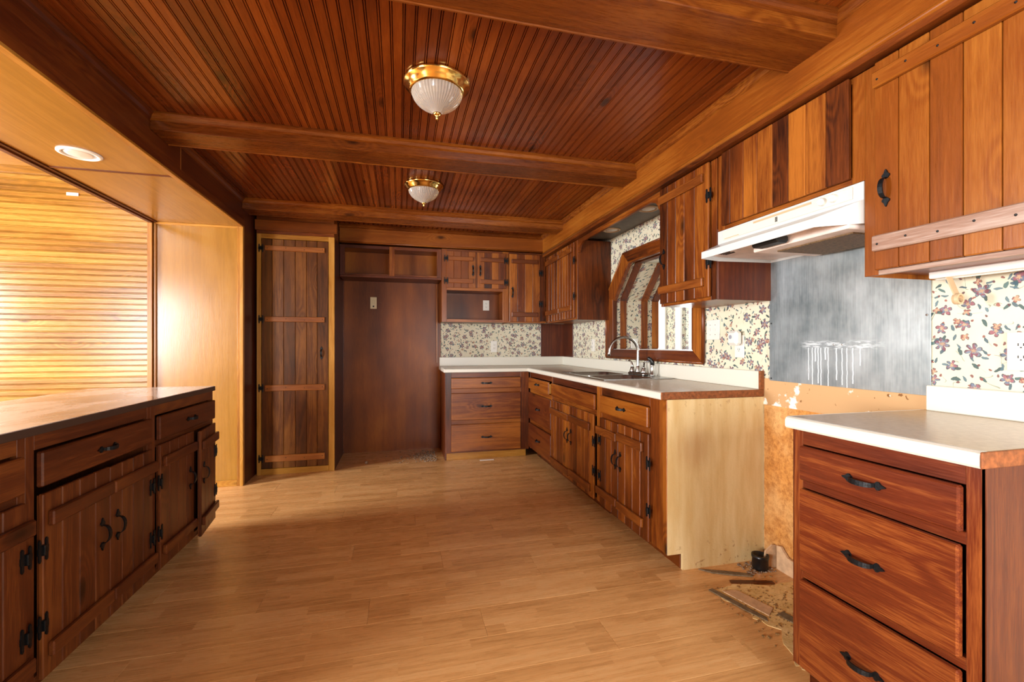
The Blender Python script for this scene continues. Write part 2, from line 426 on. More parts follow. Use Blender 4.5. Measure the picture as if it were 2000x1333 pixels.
box('panel_strip', -.585, -.568, YW-.024, YW-.012, 0, 1.85, CAB['z'], wall_far)
box('panel_strip', .395, .412, YW-.024, YW-.012, .95, 1.85, CABL['z'], wall_far)
# range gap: particle board, torn drywall
pb = box('particle_board_panel', XW-.004, XW, 1.20, 1.985, .0, .835, CHIP, wall_right, 0)
dw = box('drywall_strip', XW-.003, XW, 1.20, 1.99, .835, .975, DRYW, wall_right, 0)
random.seed(3)
# left wall: solid end behind the pantry, clad with plywood jamb; header over the opening
wall_left = struct(obj('wall_left', prisms('y', 4.088, 5.14, [[(XH0-.01, 0), (XH1, 0), (XH1, 2.46), (XH0-.01, 2.46)]]), DARKW['z']), 'left wall end with golden plywood jamb and dropped header')
jp = box('jamb_panel', -1.858, -1.28, 4.078, 4.088, .05, ZH, OAK['z'], wall_left, 0); jp['label'] = 'golden oak plywood panel'
box('jamb_casing', -1.905, -1.872, 4.05, 4.088, 0, ZH-.0, TRIM['z'], wall_left)
box('jamb_casing', -1.868, -1.853, 4.065, 4.088, 0, ZH, TRIM['z'], wall_left)
box('jamb_casing', -1.284, -1.262, 4.060, 4.088, 0, ZH, TRIM['z'], wall_left)
box('jamb_casing', -1.262, -1.238, 4.054, 4.09, 0, ZH, TRIM['z'], wall_left)
box('jamb_base', -1.858, -1.284, 4.062, 4.088, .0, .05, TRIM['x'], wall_left)
box('jamb_top', -1.855, -1.284, 4.066, 4.088, ZH-.018, ZH, TRIM['x'], wall_left)
wall_header = struct(obj('trim_1', prisms('y', -2.6, 4.088, [[(XH0, ZH+.01), (XH1-.012, ZH+.01), (XH1-.012, 2.46), (XH0, 2.46)]]), DARKW['y']), 'boxed header above the opening to the next room')
for a, b_ in ((-2.6, 2.990), (2.996, 4.088)):
    box('face_board', XH1-.012, XH1, a, b_, ZH+.055, ZC+.02, DARKW['y'], wall_header, .001)
box('face_seam', XH1-.012, XH1+.001, 2.990, 2.996, ZH+.055, ZC, BATTEN['z'], wall_header, 0)
box('lower_rail', XH1-.012, XH1+.004, -2.6, 4.088, ZH+.004, ZH+.055, DARKW['y'], wall_header)
for a, b_ in ((-2.6, 2.945), (2.957, 4.07)):
    p = box('soffit_panel', XH0+.045, XH1-.03, a, b_, ZH, ZH+.01, OAK['y'], wall_header, 0)
box('soffit_batten', XH0+.045, XH1-.03, 2.942, 2.960, ZH-.005, ZH+.01, DARKW['x'], wall_header)
box('edge_strip', XH1-.029, XH1+.003, -2.6, 4.088, ZH-.006, ZH+.008, TRIM['y'], wall_header)
box('edge_moulding', XH0-.012, XH0+.018, -2.6, 4.06, ZH-.016, ZH+.03, DARKW['y'], wall_header)
box('edge_moulding', XH0+.018, XH0+.044, -2.6, 4.06, ZH-.008, ZH+.01, DARKW['y'], wall_header)
# next room on the left: horizontal pine boards
wall_pine = struct(obj('wall_pine_room', prisms('y', 4.214, 4.3, [[(-4.75, 0), (XH0-.01, 0), (XH0-.01, 2.62), (-4.75, 2.62)]]), PINE['x']), 'golden pine board wall of the next room')
b = bmesh.new(); bm_prism(b, [(z, -d) for z, d in [(0, .0)]*0] or [(p[1], p[0]) for p in prof], 'x', 0, 2.85)
pme = mesh_of(b, 'wall_board', PINE['x'])
for k in range(28): obj('wall_board', pme, None, wall_pine, (-4.75, 4.20, .0+k*BW))
struct(box('ceiling_next_room', -4.75, XH0, -2.6, 4.3, 2.505, 2.56, PINE['x'], None, 0), 'pine ceiling of the next room')
struct(box('trim_2', -4.75, XH0-.012, 4.16, 4.20, 2.455, 2.505, PINE['x'], None), 'pale cornice at the top of the pine board wall')
# outer walls with window openings that let the daylight in (behind and left of the view)
def holed(axis, a, b, u0, u1, z0, z1, holes):
    polys = []; cur = u0
    for h0, h1, k0, k1 in sorted(holes):
        polys.append([(cur, z0), (h0, z0), (h0, z1), (cur, z1)])
        polys.append([(h0, z0), (h1, z0), (h1, k0), (h0, k0)]); polys.append([(h0, k1), (h1, k1), (h1, z1), (h0, z1)]); cur = h1
    polys.append([(cur, z0), (u1, z0), (u1, z1), (cur, z1)])
    return prisms(axis, a, b, polys)
struct(obj('wall_outer_left', holed('x', -4.75, -4.65, -2.6, 4.3, 0, 2.56, [(-2.25, -.65, .5, 2.2), (2.3, 3.15, .7, 1.9)]), PINE['y']), 'outer wall of the next room with two windows')
struct(obj('wall_back', holed('y', -1.4, -1.3, -.6, 2.3, 0, 2.56, [(.55, 1.75, .55, 1.75)]), WPAPER), 'wall behind with a wide window')
struct(obj('wall_back_dining', holed('y', -2.6, -2.5, -4.75, -.5, 0, 2.56, []), PINE['x']), 'pine wall behind the dining side'); struct(box('wall_back_return', -.6, -.5, -2.5, -1.4, 0, 2.56, WPAPER, None, 0), 'short return wall behind the viewpoint')
# room beyond the sink window
struct(obj('wall_sunroom', holed('x', 3.40, 3.5, 2.2, 6.6, 0, 2.5, [(3.3, 4.83, .5, 2.2), (5.27, 6.3, .5, 2.2)]), WPAPER), 'wallpapered wall between two bright windows beyond the sink opening')
struct(box('floor_sunroom', 2.33, 3.5, 2.2, 6.6, -.06, 0, FLOOR, None, 0)); struct(box('ceiling_sunroom', 2.33, 3.5, 2.2, 6.6, 2.46, 2.5, WHITEP, None, 0))
struct(box('wall_sunroom_end', 2.33, 3.5, 6.6, 6.7, 0, 2.5, WHITEP, None, 0)); struct(box('wall_sunroom_near', 2.33, 3.5, 2.1, 2.2, 0, 2.5, WHITEP, None, 0))
for i, (a, b_) in enumerate(((3.3, 4.83), (5.27, 6.3))):
    w = struct(box('window_%d' % (i+2), 3.45, 3.456, a, b_, .5, 2.2, PANE, None, 0), 'bright window beyond the sink opening')
    for c0, c1 in ((a-.11, a+.0), (b_-.0, b_+.11)): box('window_casing', 3.375, 3.40, c0, c1, .45, 2.25, WHITEP, w)
    box('window_casing', 3.375, 3.40, a-.11, b_+.11, 2.2, 2.31, WHITEP, w); box('window_sill', 3.36, 3.40, a-.11, b_+.11, .44, .5, WHITEP, w)

# ---- window_1: clipped-corner wooden frame and the lined opening
win = bpy.data.objects.new('window_1', None); col.objects.link(win); struct(win, 'wood-framed opening with clipped upper corners above the sink')
for i in range(6):
    j = (i+1) % 6
    bm = bmesh.new(); bm_prism(bm, [WO[i], WO[j], WI[j], WI[i]], 'x', XW-.022, XW)
    bmesh.ops.bevel(bm, geom=list(bm.edges), offset=.002, segments=1, affect='EDGES')
    horiz = i in (2, 5)
    fb = obj('frame_board', bm, DARKW['y'] if i == 5 else CAB['y'] if horiz else CAB['z'], win)
    # rounded bead on the outer edge
    bm = bmesh.new(); a, b_ = Vector((XW-.016, *WO[i])), Vector((XW-.016, *WO[j])); bm_tube(bm, [a, b_], .011, 8)
    obj('frame_bead', bm, CAB['z'], win, smooth=True)
def inset(poly, t):
    c = (sum(p[0] for p in poly)/6, sum(p[1] for p in poly)/6)
    return [(p[0]+(c[0]-p[0])*t/.62, p[1]+(c[1]-p[1])*t/.40) if False else (p[0]-math.copysign(t, p[0]-c[0]), p[1]-math.copysign(t, p[1]-c[1])) for p in poly]
for x0, x1, t in ((XW-.02, XW+.012, .014), (1.957, 2.013, .014), (2.17, 2.228, .014), (2.282, 2.345, .014)):
    I2 = inset(WI, t)
    for i in range(5):
        j = i+1
        bm = bmesh.new(); bm_prism(bm, [WI[i], WI[j], I2[j], I2[i]], 'x', x0, x1)
        obj('lining_strip', bm, CAB['y'] if i == 2 else CAB['z'], win)
sill = box('sill_strip', XW-.015, 2.34, 2.563, 3.70, 1.100, 1.1135, WHITEP, win)

# ---- beams, crowns, soffits
def crown(name, p0, p1, flip, parent, mat, s=.034):
    """small cove moulding running along Y (flip: +1 grows to +X) or along X"""
    pr = [(0, 0), (s*.9, 0), (s*.95, -s*.25), (s*.6, -s*.45), (s*.35, -s*.85), (s*.1, -s), (0, -s*1.05)]
    bm = bmesh.new()
    if abs(p1[1]-p0[1]) > abs(p1[0]-p0[0]): bm_prism(bm, [(p0[0]+flip*a, p0[2]+b) for a, b in pr], 'y', p0[1], p1[1])
    else: bm_prism(bm, [(p0[1]+flip*a, p0[2]+b) for a, b in pr], 'x', p0[0], p1[0])
    return obj(name, bm, mat, parent)
for i, (y0, y1) in enumerate((B1, B2, B3)):
    lab = ['boxed wooden ceiling beam with dark knots crossing nearest the range hood', 'boxed wooden ceiling beam between the two brass ceiling lights', 'boxed wooden ceiling beam just before the pantry and far cabinets'][i]
    t = thing('ceiling_beam', lab, 'beam', (0, (y0+y1)/2, 2.26), 0, 'boxed ceiling beams')
    ym = (y0+y1)/2
    box('beam_box', XH1, XS, y0-ym, y1-ym, 0, ZC-2.26, BEAM['x'], t, .003)
    box('bottom_lip', XH1, XS, y1-ym-.004, y1-ym+.008, -.004, .014, BEAM['x'], t, .003)
    for s, yy in ((-1, y0-ym), (1, y1-ym)): crown('crown_moulding', (XH1, yy, ZC-2.26), (XS, yy, ZC-2.26), s, t, BEAM['x'], .034)
soff = struct(box('trim_3', XS, XW, -2.6, 4.66, ZS+.034, 2.44, BEAM['y'], None, 0), 'wooden soffit above the wall cabinets on the right')
box('face_board', XS-.004, XS+.02, -2.6, 4.66, ZS+.03, ZC+.02, CABL['y'], soff)
bm = bmesh.new(); bm_tube(bm, [(XS-.004, -2.6, ZS+.033), (XS-.004, 4.655, ZS+.033)], .012, 10); obj('half_round_moulding', bm, CABL['y'], soff, smooth=True)
box('lower_strip', XS-.006, XW-.33, -2.6, 4.66, ZS, ZS+.03, CAB['y'], soff)
for y0, y1 in bays:
    crown('crown_moulding', (XS-.004, y0+.02, ZC), (XS-.004, y1-.02, ZC), -1, soff, BEAM['y'])
    crown('crown_moulding', (XH1, y0+.02, ZC), (XH1, y1-.02, ZC), 1, wall_header, DARKW['y'])
soff2 = struct(box('trim_4', -.575, XS, 4.66, YW, 2.178, 2.44, CAB['x'], None), 'knotty wooden soffit board on the far wall')
box('face_board', -.575, XS, 4.655, 4.662, 2.172, ZC, CABL['x'], soff2)
bm = bmesh.new(); bm_tube(bm, [(-.575, 4.657, 2.17), (XS, 4.657, 2.17)], .009, 8); obj('half_round_moulding', bm, CABL['x'], soff2, smooth=True)
crown('crown_moulding', (-.575, 4.655, ZC), (XS-.02, 4.655, ZC), -1, soff2, BEAM['x'])
# valance ceiling above the sink
struct(box('ceiling_valance', 1.592, XW, 2.44, 3.80, ZS+.022, ZS+.034, GREYCEIL, None, 0), 'dull plywood underside above the sink')

# ================================================================== HARDWARE (shared meshes)
def handle_mesh():
    bm = bmesh.new(); L = .034          # half spacing of the feet; runs along z, stands off towards -y
    n = 10; sec = []
    for k in range(n+1):
        a = PI*k/n; z = -L*math.cos(a); yo = -.004-.024*math.sin(a)**.8
        w = .0055+.002*math.sin(a)
        sec.append([bm.verts.new((sx*w, yo+dy, z)) for sx, dy in ((-1, .0022), (1, .0022), (1, -.0022), (-1, -.0022))])
    for a, b in zip(sec, sec[1:]):
        for k in range(4): bm.faces.new((a[k], a[(k+1) % 4], b[(k+1) % 4], b[k]))
    bm.faces.new(sec[0]); bm.faces.new(sec[-1][::-1])
    sp = [(-.004, 0), (-.012, .008), (-.0115, .013), (-.006, .018), (-.003, .026), (0, .031), (.003, .026), (.006, .018), (.0115, .013), (.012, .008), (.004, 0)]
    for s in (-1, 1):
        bm_prism(bm, [(x, s*(L-.003+z)) for x, z in sp], 'y', -.005, 0)
    return mesh_of(bm, 'handle', IRON)
HM = handle_mesh()
def hinge_mesh():
    bm = bmesh.new()
    leaf = [(-.0045, -.036), (0, -.042), (.0045, -.036), (.0045, -.015), (.007, -.010), (.007, .010), (.0045, .015), (.0045, .036), (0, .042), (-.0045, .036), (-.0045, .015), (-.007, .010), (-.007, -.010), (-.0045, -.015)]
    for s in (-1, 1): bm_prism(bm, [(x+s*.0145, z*.88) for x, z in leaf], 'y', -.0045, 0)
    bm_box(bm, -.012, .012, -.0045, 0, -.011, .011); bm_box(bm, -.0045, .0045, -.010, 0, -.017, .017, .001)
    return mesh_of(bm, 'hinge', IRON)
HI = hinge_mesh()
def add_handle(parent, u, z, y, horiz=False, tilt=0.):
    return obj('handle', HM, None, parent, (u, y, z), (0, PI/2+tilt if horiz else tilt, 0))
def add_hinge(parent, u, z, y): return obj('hinge', HI, None, parent, (u, y, z))

def make_door(parent, u0, u1, z0, z1, mats, n=4, grooves=None, bats=(), hinge=None, hz=(), handle=None, yo=0., batmat=None, inset_l=.012, inset_r=.012, pivot=None, nails=0, bt=.018, lowbat=None):
    """boarded door; local y=0 is the face frame, negative is outwards"""
    d = bpy.data.objects.new('door', None)
    bm = bmesh.new(); bm_box(bm, u0+.004, u1-.004, yo-.006, yo-.0005, z0+.004, z1-.004)
    d = obj('door', bm, mats['z'], parent)
    gs = grooves or [u0+(u1-u0)*k/n for k in range(1, n)]
    ed = [u0]+list(gs)+[u1]
    for a, b in zip(ed, ed[1:]):
        bm = bmesh.new(); bm_box(bm, a+.0008, b-.0008, yo-.019, yo-.005, z0, z1, .0028); obj('plank', bm, mats['z'], d)
    for k0, k1 in bats:
        bm = bmesh.new(); bm_box(bm, u0+inset_l, u1-inset_r, yo-.019-bt, yo-.019, k0, k1, .004); obj('batten', bm, (lowbat if lowbat and k0 < 1.6 else batmat or (BAT2 if mats is CAB else mats))['x'], d)
        for q in range(nails):
            uu = u0+inset_l+.02+(u1-u0-inset_l-inset_r-.04)*q/(nails-1)
            bm = bmesh.new(); bmesh.ops.create_uvsphere(bm, u_segments=8, v_segments=5, radius=.0036)
            obj('nail', bm, IRON, d, (uu, yo-.019-bt, (k0+k1)/2+(.004 if q % 2 else -.004)))
    if hinge is not None:
        for z in hz: add_hinge(d, hinge, z, yo-.0195)
    if handle: add_handle(d, handle[0], handle[1], yo-.0195)
    return d
def drawer_front(parent, u0, u1, z0, z1, mats, handle=True, yo=0., hz=None, hu=None):
    bm = bmesh.new(); bm_box(bm, u0, u1, yo-.020, yo, z0, z1, .0045)
    d = obj('drawer_front', bm, mats['x'], parent)
    if handle: add_handle(d, (u0+u1)/2 if hu is None else hu, (z0+z1)/2 if hz is None else hz, yo-.020, True)
    return d
def carcass(parent, u0, u1, dep, z0, z1, mats, t=.016, y0=.018, name='carcass', back=True, top=True):
    bm = bmesh.new()
    bm_box(bm, u0, u0+t, y0, dep, z0, z1); bm_box(bm, u1-t, u1, y0, dep, z0, z1)
    bm_box(bm, u0+t, u1-t, y0, dep, z0, z0+t)
    if top: bm_box(bm, u0+t, u1-t, y0, dep, z1-t, z1)
    if back: bm_box(bm, u0+t, u1-t, dep-.008, dep, z0+t, z1-t)
    return obj(name, bm, mats['z'], parent)
def stile(p, u0, u1, z0, z1, mats, dep=.018): return box('stile', u0, u1, 0, dep, z0, z1, mats['z'], p, .0012)
def rail(p, u0, u1, z0, z1, mats, dep=.018): return box('rail', u0, u1, 0.0005, dep, z0, z1, mats['x'], p, .0012)

# ================================================================== FAR WALL
# ---- pantry
t = thing('pantry_cabinet', 'tall weathered pantry cupboard with one long boarded door beside the alcove', 'cupboard', (-1.219, 4.341, 0))
W = .642
carcass(t, 0, W, .665, 0, 2.135, DARKW)
stile(t, 0, .036, 0, 2.135, TRIM); stile(t, W-.052, W, 0, 2.135, TRIM); rail(t, .036, W-.052, 2.094, 2.135, TRIM); rail(t, .036, W-.052, 0, .052, TRIM)
make_door(t, .040, .590, .056, 2.09, PANTRY, grooves=[.126, .219, .314, .406, .496], bats=[(1.985, 2.03), (1.355, 1.402), (.742, .797), (.117, .175)], hinge=.037, hz=(2.005, 1.378, .77, .147),
          handle=(.532, 1.077), yo=.012, batmat=BATTEN, inset_l=.03, inset_r=.028, nails=4)
box('header_board', -.008, .668, -.028, .0, 2.162, 2.252, CABL['x'], t, .003)
box('header_fill', 0.0, .64, -.004, .3, 2.135, 2.33, CAB['x'], t, .001)
# ---- open cupboard over the alcove
t = thing('open_cupboard', 'shallow doorless cupboard with two openings above the alcove', 'cupboard', (-.574, 4.69, 1.83))
carcass(t, 0, 1.0, .31, .022, .322, PLY)
stile(t, 0, .047, .022, .322, DARKW); stile(t, .474, .524, .022, .322, CAB); stile(t, .952, 1.0, .022, .322, CAB)
for a, b_ in ((.047, .474), (.524, .952)):
    rail(t, a, b_, .290, .322, DARKW); rail(t, a, b_, .022, .038, CAB)
box('bottom_shelf', .0, 1.0, .004, .31, .0, .022, DARKW['x'], t)
# ---- wall cabinet A: two small doors over a niche
Z0 = 1.392
t = thing('wall_cabinet', 'wall cabinet with two small boarded doors above an open niche', 'cabinet', (.428, 4.69, 0))
bm = bmesh.new()
for bx in ((0, .016, .018, .318, Z0, 2.16), (.668, .684, .018, .318, Z0, 2.16), (.016, .668, .018, .318, Z0, Z0+.016), (.016, .668, .018, .318, 1.727, 1.745), (.016, .668, .018, .318, 2.14, 2.16)): bm_box(bm, *bx)
obj('carcass', bm, CAB['z'], t)
box('niche_back', .016, .668, .300, .308, Z0+.016, 2.14, PLY['z'], t, 0)
stile(t, 0, .052, Z0, 2.16, CABL); stile(t, .656, .722, Z0, 2.16, CABL); rail(t, .052, .656, Z0, 1.422, CAB); rail(t, .052, .656, 1.727, 1.762, CAB); rail(t, .052, .656, 2.12, 2.16, CAB)
stile(t, .350, .384, 1.762, 2.12, CAB)
make_door(t, .047, .358, 1.752, 2.136, CABL, 4, bats=[(2.035, 2.08), (1.80, 1.848)], hinge=.043, hz=(2.058, 1.824), handle=(.326, 1.94), inset_l=.02, inset_r=.03)
make_door(t, .376, .684, 1.755, 2.136, CAB, 4, bats=[(2.035, 2.08), (1.80, 1.848)], hinge=.688, hz=(2.058, 1.824), handle=(.405, 1.94), inset_l=.03, inset_r=.02)
# ---- wall cabinet B: one tall door
t = thing('wall_cabinet', 'wall cabinet with a single tall boarded door beside the inner corner', 'cabinet', (1.152, 4.69, 0))
carcass(t, -.002, .42, .318, Z0, 2.16, CAB)
rail(t, -.002, .42, Z0, 1.412, CAB); stile(t, .336, .418, 1.412, 2.16, CAB); rail(t, -.002, .336, 2.13, 2.16, CAB)
make_door(t, .002, .350, 1.402, 2.138, CAB, grooves=[.09, .175, .262], bats=[(2.035, 2.08), (1.455, 1.505)], hinge=.356, hz=(1.94, 1.60), handle=(.035, 1.72), inset_l=.022, inset_r=.03)

# ---- far base: three drawers
t = thing('base_cabinet', 'base cabinet with three knotty pine drawers beside the alcove', 'cabinet', (.441, 4.43, 0))
carcass(t, 0, .86, .57, .072, .874, CAB)
box('side_panel', -.004, .012, .018, .57, 0, .874, DARKW['z'], t)
stile(t, 0, .057, .072, .874, CAB); stile(t, .771, .86, .072, .874, CAB)
rail(t, .057, .771, .822, .874, CAB); rail(t, .057, .771, .668, .712, CABL); rail(t, .057, .771, .356, .40, CAB); rail(t, .057, .771, .072, .088, CAB)
drawer_front(t, .057, .768, .714, .820, CAB, hu=.41); drawer_front(t, .057, .768, .399, .668, CAB, hu=.41, hz=.533); drawer_front(t, .057, .768, .086, .356, CAB, hu=.41, hz=.224)
box('toe_kick', .012, .83, .012, .028, 0, .073, TRIM['x'], t)

# ================================================================== RIGHT RUN (base), local x = towards the camera
R90 = -PI/2
XF = 1.316
def rthing(name, label, cat, y_far, x=XF, group=None): return thing(name, label, cat, (x, y_far, 0), R90, group)
DB = .585
# corner drawers: Y 4.43 .. 3.735
t = rthing('base_cabinet', 'narrow base cabinet with three dark drawers in the inner corner', 'cabinet', 4.425)
carcass(t, -.0, .688, DB, .085, .874, DARKW)
stile(t, -.06, .0, .075, .874, CAB); stile(t, .672, .688, .085, .874, CAB); rail(t, 0, .672, .822, .874, DARKW); rail(t, 0, .672, .655, .70, CAB); rail(t, 0, .672, .345, .392, CAB); rail(t, 0, .672, .085, .10, DARKW)
drawer_front(t, -.005, .632, .702, .815, CAB, hu=.31, hz=.765); drawer_front(t, -.005, .688, .392, .662, DARKW, hu=.33); drawer_front(t, -.005, .688, .098, .346, DARKW, hu=.33)
box('toe_kick', 0, .688, .075, .09, 0, .085, DARKW['x'], t)
box('spacer_block', .640, .655, -.012, 0, .712, .800, TRIM['z'], t)
# sink base: Y 3.735 .. 2.775
t = rthing('base_cabinet', 'sink base cabinet with two boarded doors under a plain false drawer front', 'cabinet', 3.735)
carcass(t, 0, .96, DB, .085, .874, CAB, top=False)
stile(t, .0, .02, .085, .874, CAB); stile(t, .915, .96, .085, .874, CABL); rail(t, .02, .915, .815, .874, DARKW); rail(t, .02, .915, .66, .705, CAB); rail(t, .02, .915, .085, .1, CAB)
drawer_front(t, .012, .912, .703, .812, CAB, False)
make_door(t, .011, .448, .088, .667, CAB, 6, bats=[(.548, .602), (.115, .17)], handle=(.405, .432), inset_l=.0, inset_r=.004)
make_door(t, .450, .897, .088, .672, CAB, 6, bats=[(.552, .606), (.125, .18)], hinge=.905, hz=(.488, .285), handle=(.485, .432), inset_l=.004, inset_r=.045)
box('toe_kick', 0, .96, .075, .09, 0, .085, DARKW['x'], t)
# end base: Y 2.775 .. 1.99
t = rthing('base_cabinet', 'base cabinet with one drawer, two boarded doors and a bare cream end panel', 'cabinet', 2.775)
carcass(t, 0, .770, DB, .085, .874, CAB)
stile(t, 0, .034, .085, .874, CABL); stile(t, .622, .770, .085, .874, CAB); rail(t, .034, .622, .818, .874, CAB); rail(t, .034, .622, .665, .706, CAB); rail(t, .034, .622, .085, .1, CAB)
drawer_front(t, .038, .626, .704, .817, CABL, hz=.765)
make_door(t, .034, .292, .088, .668, CAB, 3, bats=[(.556, .608), (.155, .205)], hinge=.034, hz=(.52, .28), handle=(.262, .443), inset_l=-.03, inset_r=.004)
make_door(t, .294, .636, .088, .672, CAB, 4, bats=[(.566, .618), (.15, .20)], hinge=.640, hz=(.515, .262), handle=(.325, .443), inset_l=.004, inset_r=.045)
box('toe_kick', 0, .765, .085, .1, 0, .085, CAB['x'], t)
bm = bmesh.new(); bm_prism(bm, [(.0, .085), (.088, .085), (.088, 0), (.590, 0.0), (.590, .874), (0, .874)], 'x', .770, .785)
obj('end_panel', bm, CREAM, t)['label'] = 'cream painted bare end panel'
box('edge_board', -.001+.75, .784, -.004, .0, .085, .874, CAB['z'], t)

# ---- L countertop with backsplash
t = thing('kitchen_countertop', 'L-shaped cream laminate countertop with backsplash running under the sink window', 'countertop', (0, 0, .876))
bm = bmesh.new(); H = .038
XI, XB, YB = 1.277, XW-.004, YW-.013
SX0, SX1, SY0, SY1 = 1.345, 1.835, 2.75, 3.585
def topslab(bm, x0, x1, y0, y1): bm_box(bm, x0, x1, y0, y1, .004, H-.0005)
topslab(bm, .43, XB, 4.425, YB)
topslab(bm, XI+.02, XB, SY1, 4.425); topslab(bm, XI+.02, SX0, SY0, SY1); topslab(bm, SX1, XB, SY0, SY1); topslab(bm, XI+.02, XB, 1.996, SY0)
obj('top', bm, TOP_LAM, t)['label'] = 'beige laminate work surface'
pr = [(0, 0), (-.022, 0), (-.026, .006), (-.026, H-.012), (-.022, H-.004), (-.014, H), (0, H)]
bm = bmesh.new(); bm_prism(bm, [(XI+.026+a, z) for a, z in pr], 'y', 1.99, 4.43-.026); obj('front_edge', bm, WHITE_LAM, t)
bm = bmesh.new(); bm_prism(bm, [(4.402+.026+a, z) for a, z in pr], 'x', .43, XI+.03); obj('front_edge', bm, WHITE_LAM, t)
box('end_edge', .425, .431, 4.404, YB, .0, H, WHITE_LAM, t)
box('backsplash', .43, XB, YB-.020, YB, H, H+.098, WHITE_LAM, t, .003)
box('backsplash', XB-.020, XB, 1.996, YB-.02, H, H+.098, WHITE_LAM, t, .003)
box('end_strip', XI, XB, 1.984, 1.9895, .0, H, EDGE_CHIP, t, .002)
box('end_strip', XB-.028, XB+.001, 1.984, 1.9955, H, H+.1, EDGE_CHIP, t, .002)
# ---- sink
t = thing('kitchen_sink', 'double bowl stainless steel sink set into the countertop', 'sink', (0, 0, .914))
def rrect(x0, x1, y0, y1, r, n=5):
    out = []
    for cx, cy, a0 in ((x1-r, y1-r, 0), (x0+r, y1-r, PI/2), (x0+r, y0+r, PI), (x1-r, y0+r, 1.5*PI)):
        for k in range(n): a = a0+PI/2*k/(n-1); out.append((cx+r*math.cos(a), cy+r*math.sin(a)))
    return out
RX0, RX1, RY0, RY1 = 1.328, 1.852, 2.735, 3.602; YM = 3.168
bm = bmesh.new()
for (a, b_) in ((RY0, YM), (YM, RY1)):
    inner = rrect(1.365, 1.745, a+(.035 if a == RY0 else .018), b_-(.035 if b_ == RY1 else .018), .07)
    oc = [(RX1, b_), (RX0, b_), (RX0, a), (RX1, a)]
    iv = [bm.verts.new((x, y, .005)) for x, y in inner]; ov = [bm.verts.new((*oc[k//5], .006)) for k in range(20)]
    for k in range(20):
        j = (k+1) % 20
        vs = [iv[k], iv[j], ov[j], ov[k]]
        if k//5 == j//5: vs = [iv[k], iv[j], ov[k]]
        bm.faces.new(vs)
ex = [e for e in bm.edges if e.is_boundary and all(abs(v.co.z-.006) < 1e-6 for v in e.verts)]
bmesh.ops.remove_doubles(bm, verts=bm.verts, dist=1e-5)
ex = [e for e in bm.edges if e.is_boundary and all(abs(v.co.z-.006) < 1e-6 for v in e.verts)]
r = bmesh.ops.extrude_edge_only(bm, edges=ex)
for v in r['geom']:
    if isinstance(v, bmesh.types.BMVert): v.co.z = 0
obj('rim', bm, STEELS, t)
for (a, b_) in ((RY0, YM), (YM, RY1)):
    y0, y1 = a+(.035 if a == RY0 else .018), b_-(.035 if b_ == RY1 else .018)
    bm = bmesh.new(); loops = []
    for off, z in ((0, .005), (.006, -.004), (.012, -.15), (.035, -.17)):
        loops.append([bm.verts.new((x, y, z)) for x, y in rrect(1.365+off, 1.745-off, y0+off, y1-off, .07)])
    for A, B in zip(loops, loops[1:]):
        for k in range(20): bm.faces.new((A[k], A[(k+1) % 20], B[(k+1) % 20], B[k]))
    bm.faces.new(loops[-1])
    bw = obj('bowl', bm, STEELS, t, smooth=True)
    bm = bmesh.new(); bm_lathe(bm, [(.0, -.166), (.04, -.166), (.045, -.169)], 1.555, (y0+y1)/2, 20); obj('drain', bm, CHROME, bw)
# ---- faucet
t = thing('faucet', 'brushed nickel gooseneck faucet with two curved lever handles behind the sink', 'faucet', (1.80, 3.115, .919))
box('base_plate', -.026, .026, -.115, .115, 0, .018, CHROME, t, .006)
bm = bmesh.new(); pts = [(0, 0, .015), (0, 0, .05), (0, 0, .175)]+[(-.122+.122*math.cos(a), 0, .175+.118*math.sin(a)) for a in [PI*k/16 for k in range(1, 16)]]+[(-.244, 0, .172), (-.250, 0, .150)]
bm_tube(bm, pts, [.018, .013]+[.0105]*(len(pts)-3)+[.0125], 14); obj('spout', bm, CHROME, t, smooth=True)
bm = bmesh.new(); bm_lathe(bm, [(.023, .016), (.022, .03), (.015, .06), (.0115, .075)], 0, 0, 20); obj('spout_base', bm, CHROME, t, smooth=True)
for s in (-1, 1):
    bm = bmesh.new(); bm_lathe(bm, [(.024, .016), (.022, .03), (.016, .05), (.014, .058)], 0, s*.085, 20)
    h = obj('handle_base', bm, CHROME, t, smooth=True)
    bm = bmesh.new(); bm_tube(bm, [(0, s*.085, .05), (0, s*.088, .075), (-.004, s*.098, .098), (-.008, s*.116, .108), (-.01, s*.134, .106)], [.012, .009, .0075, .0065, .004], 10); obj('lever', bm, CHROME, h, smooth=True)
t = thing('side_sprayer', 'brushed nickel pull-out sprayer beside the faucet', 'sprayer', (1.825, 2.955, .919))
bm = bmesh.new(); bm_lathe(bm, [(.022, 0), (.021, .012), (.014, .02), (.013, .075), (.016, .085)], 0, 0, 18); obj('sprayer_body', bm, CHROME, t, smooth=True)
bm = bmesh.new(); bm_tube(bm, [(.003, 0, .08), (.0, .0, .105), (-.012, .004, .125), (-.03, .01, .138)], [.015, .017, .014, .011], 12); obj('sprayer_head', bm, BLACKP, t, smooth=True)

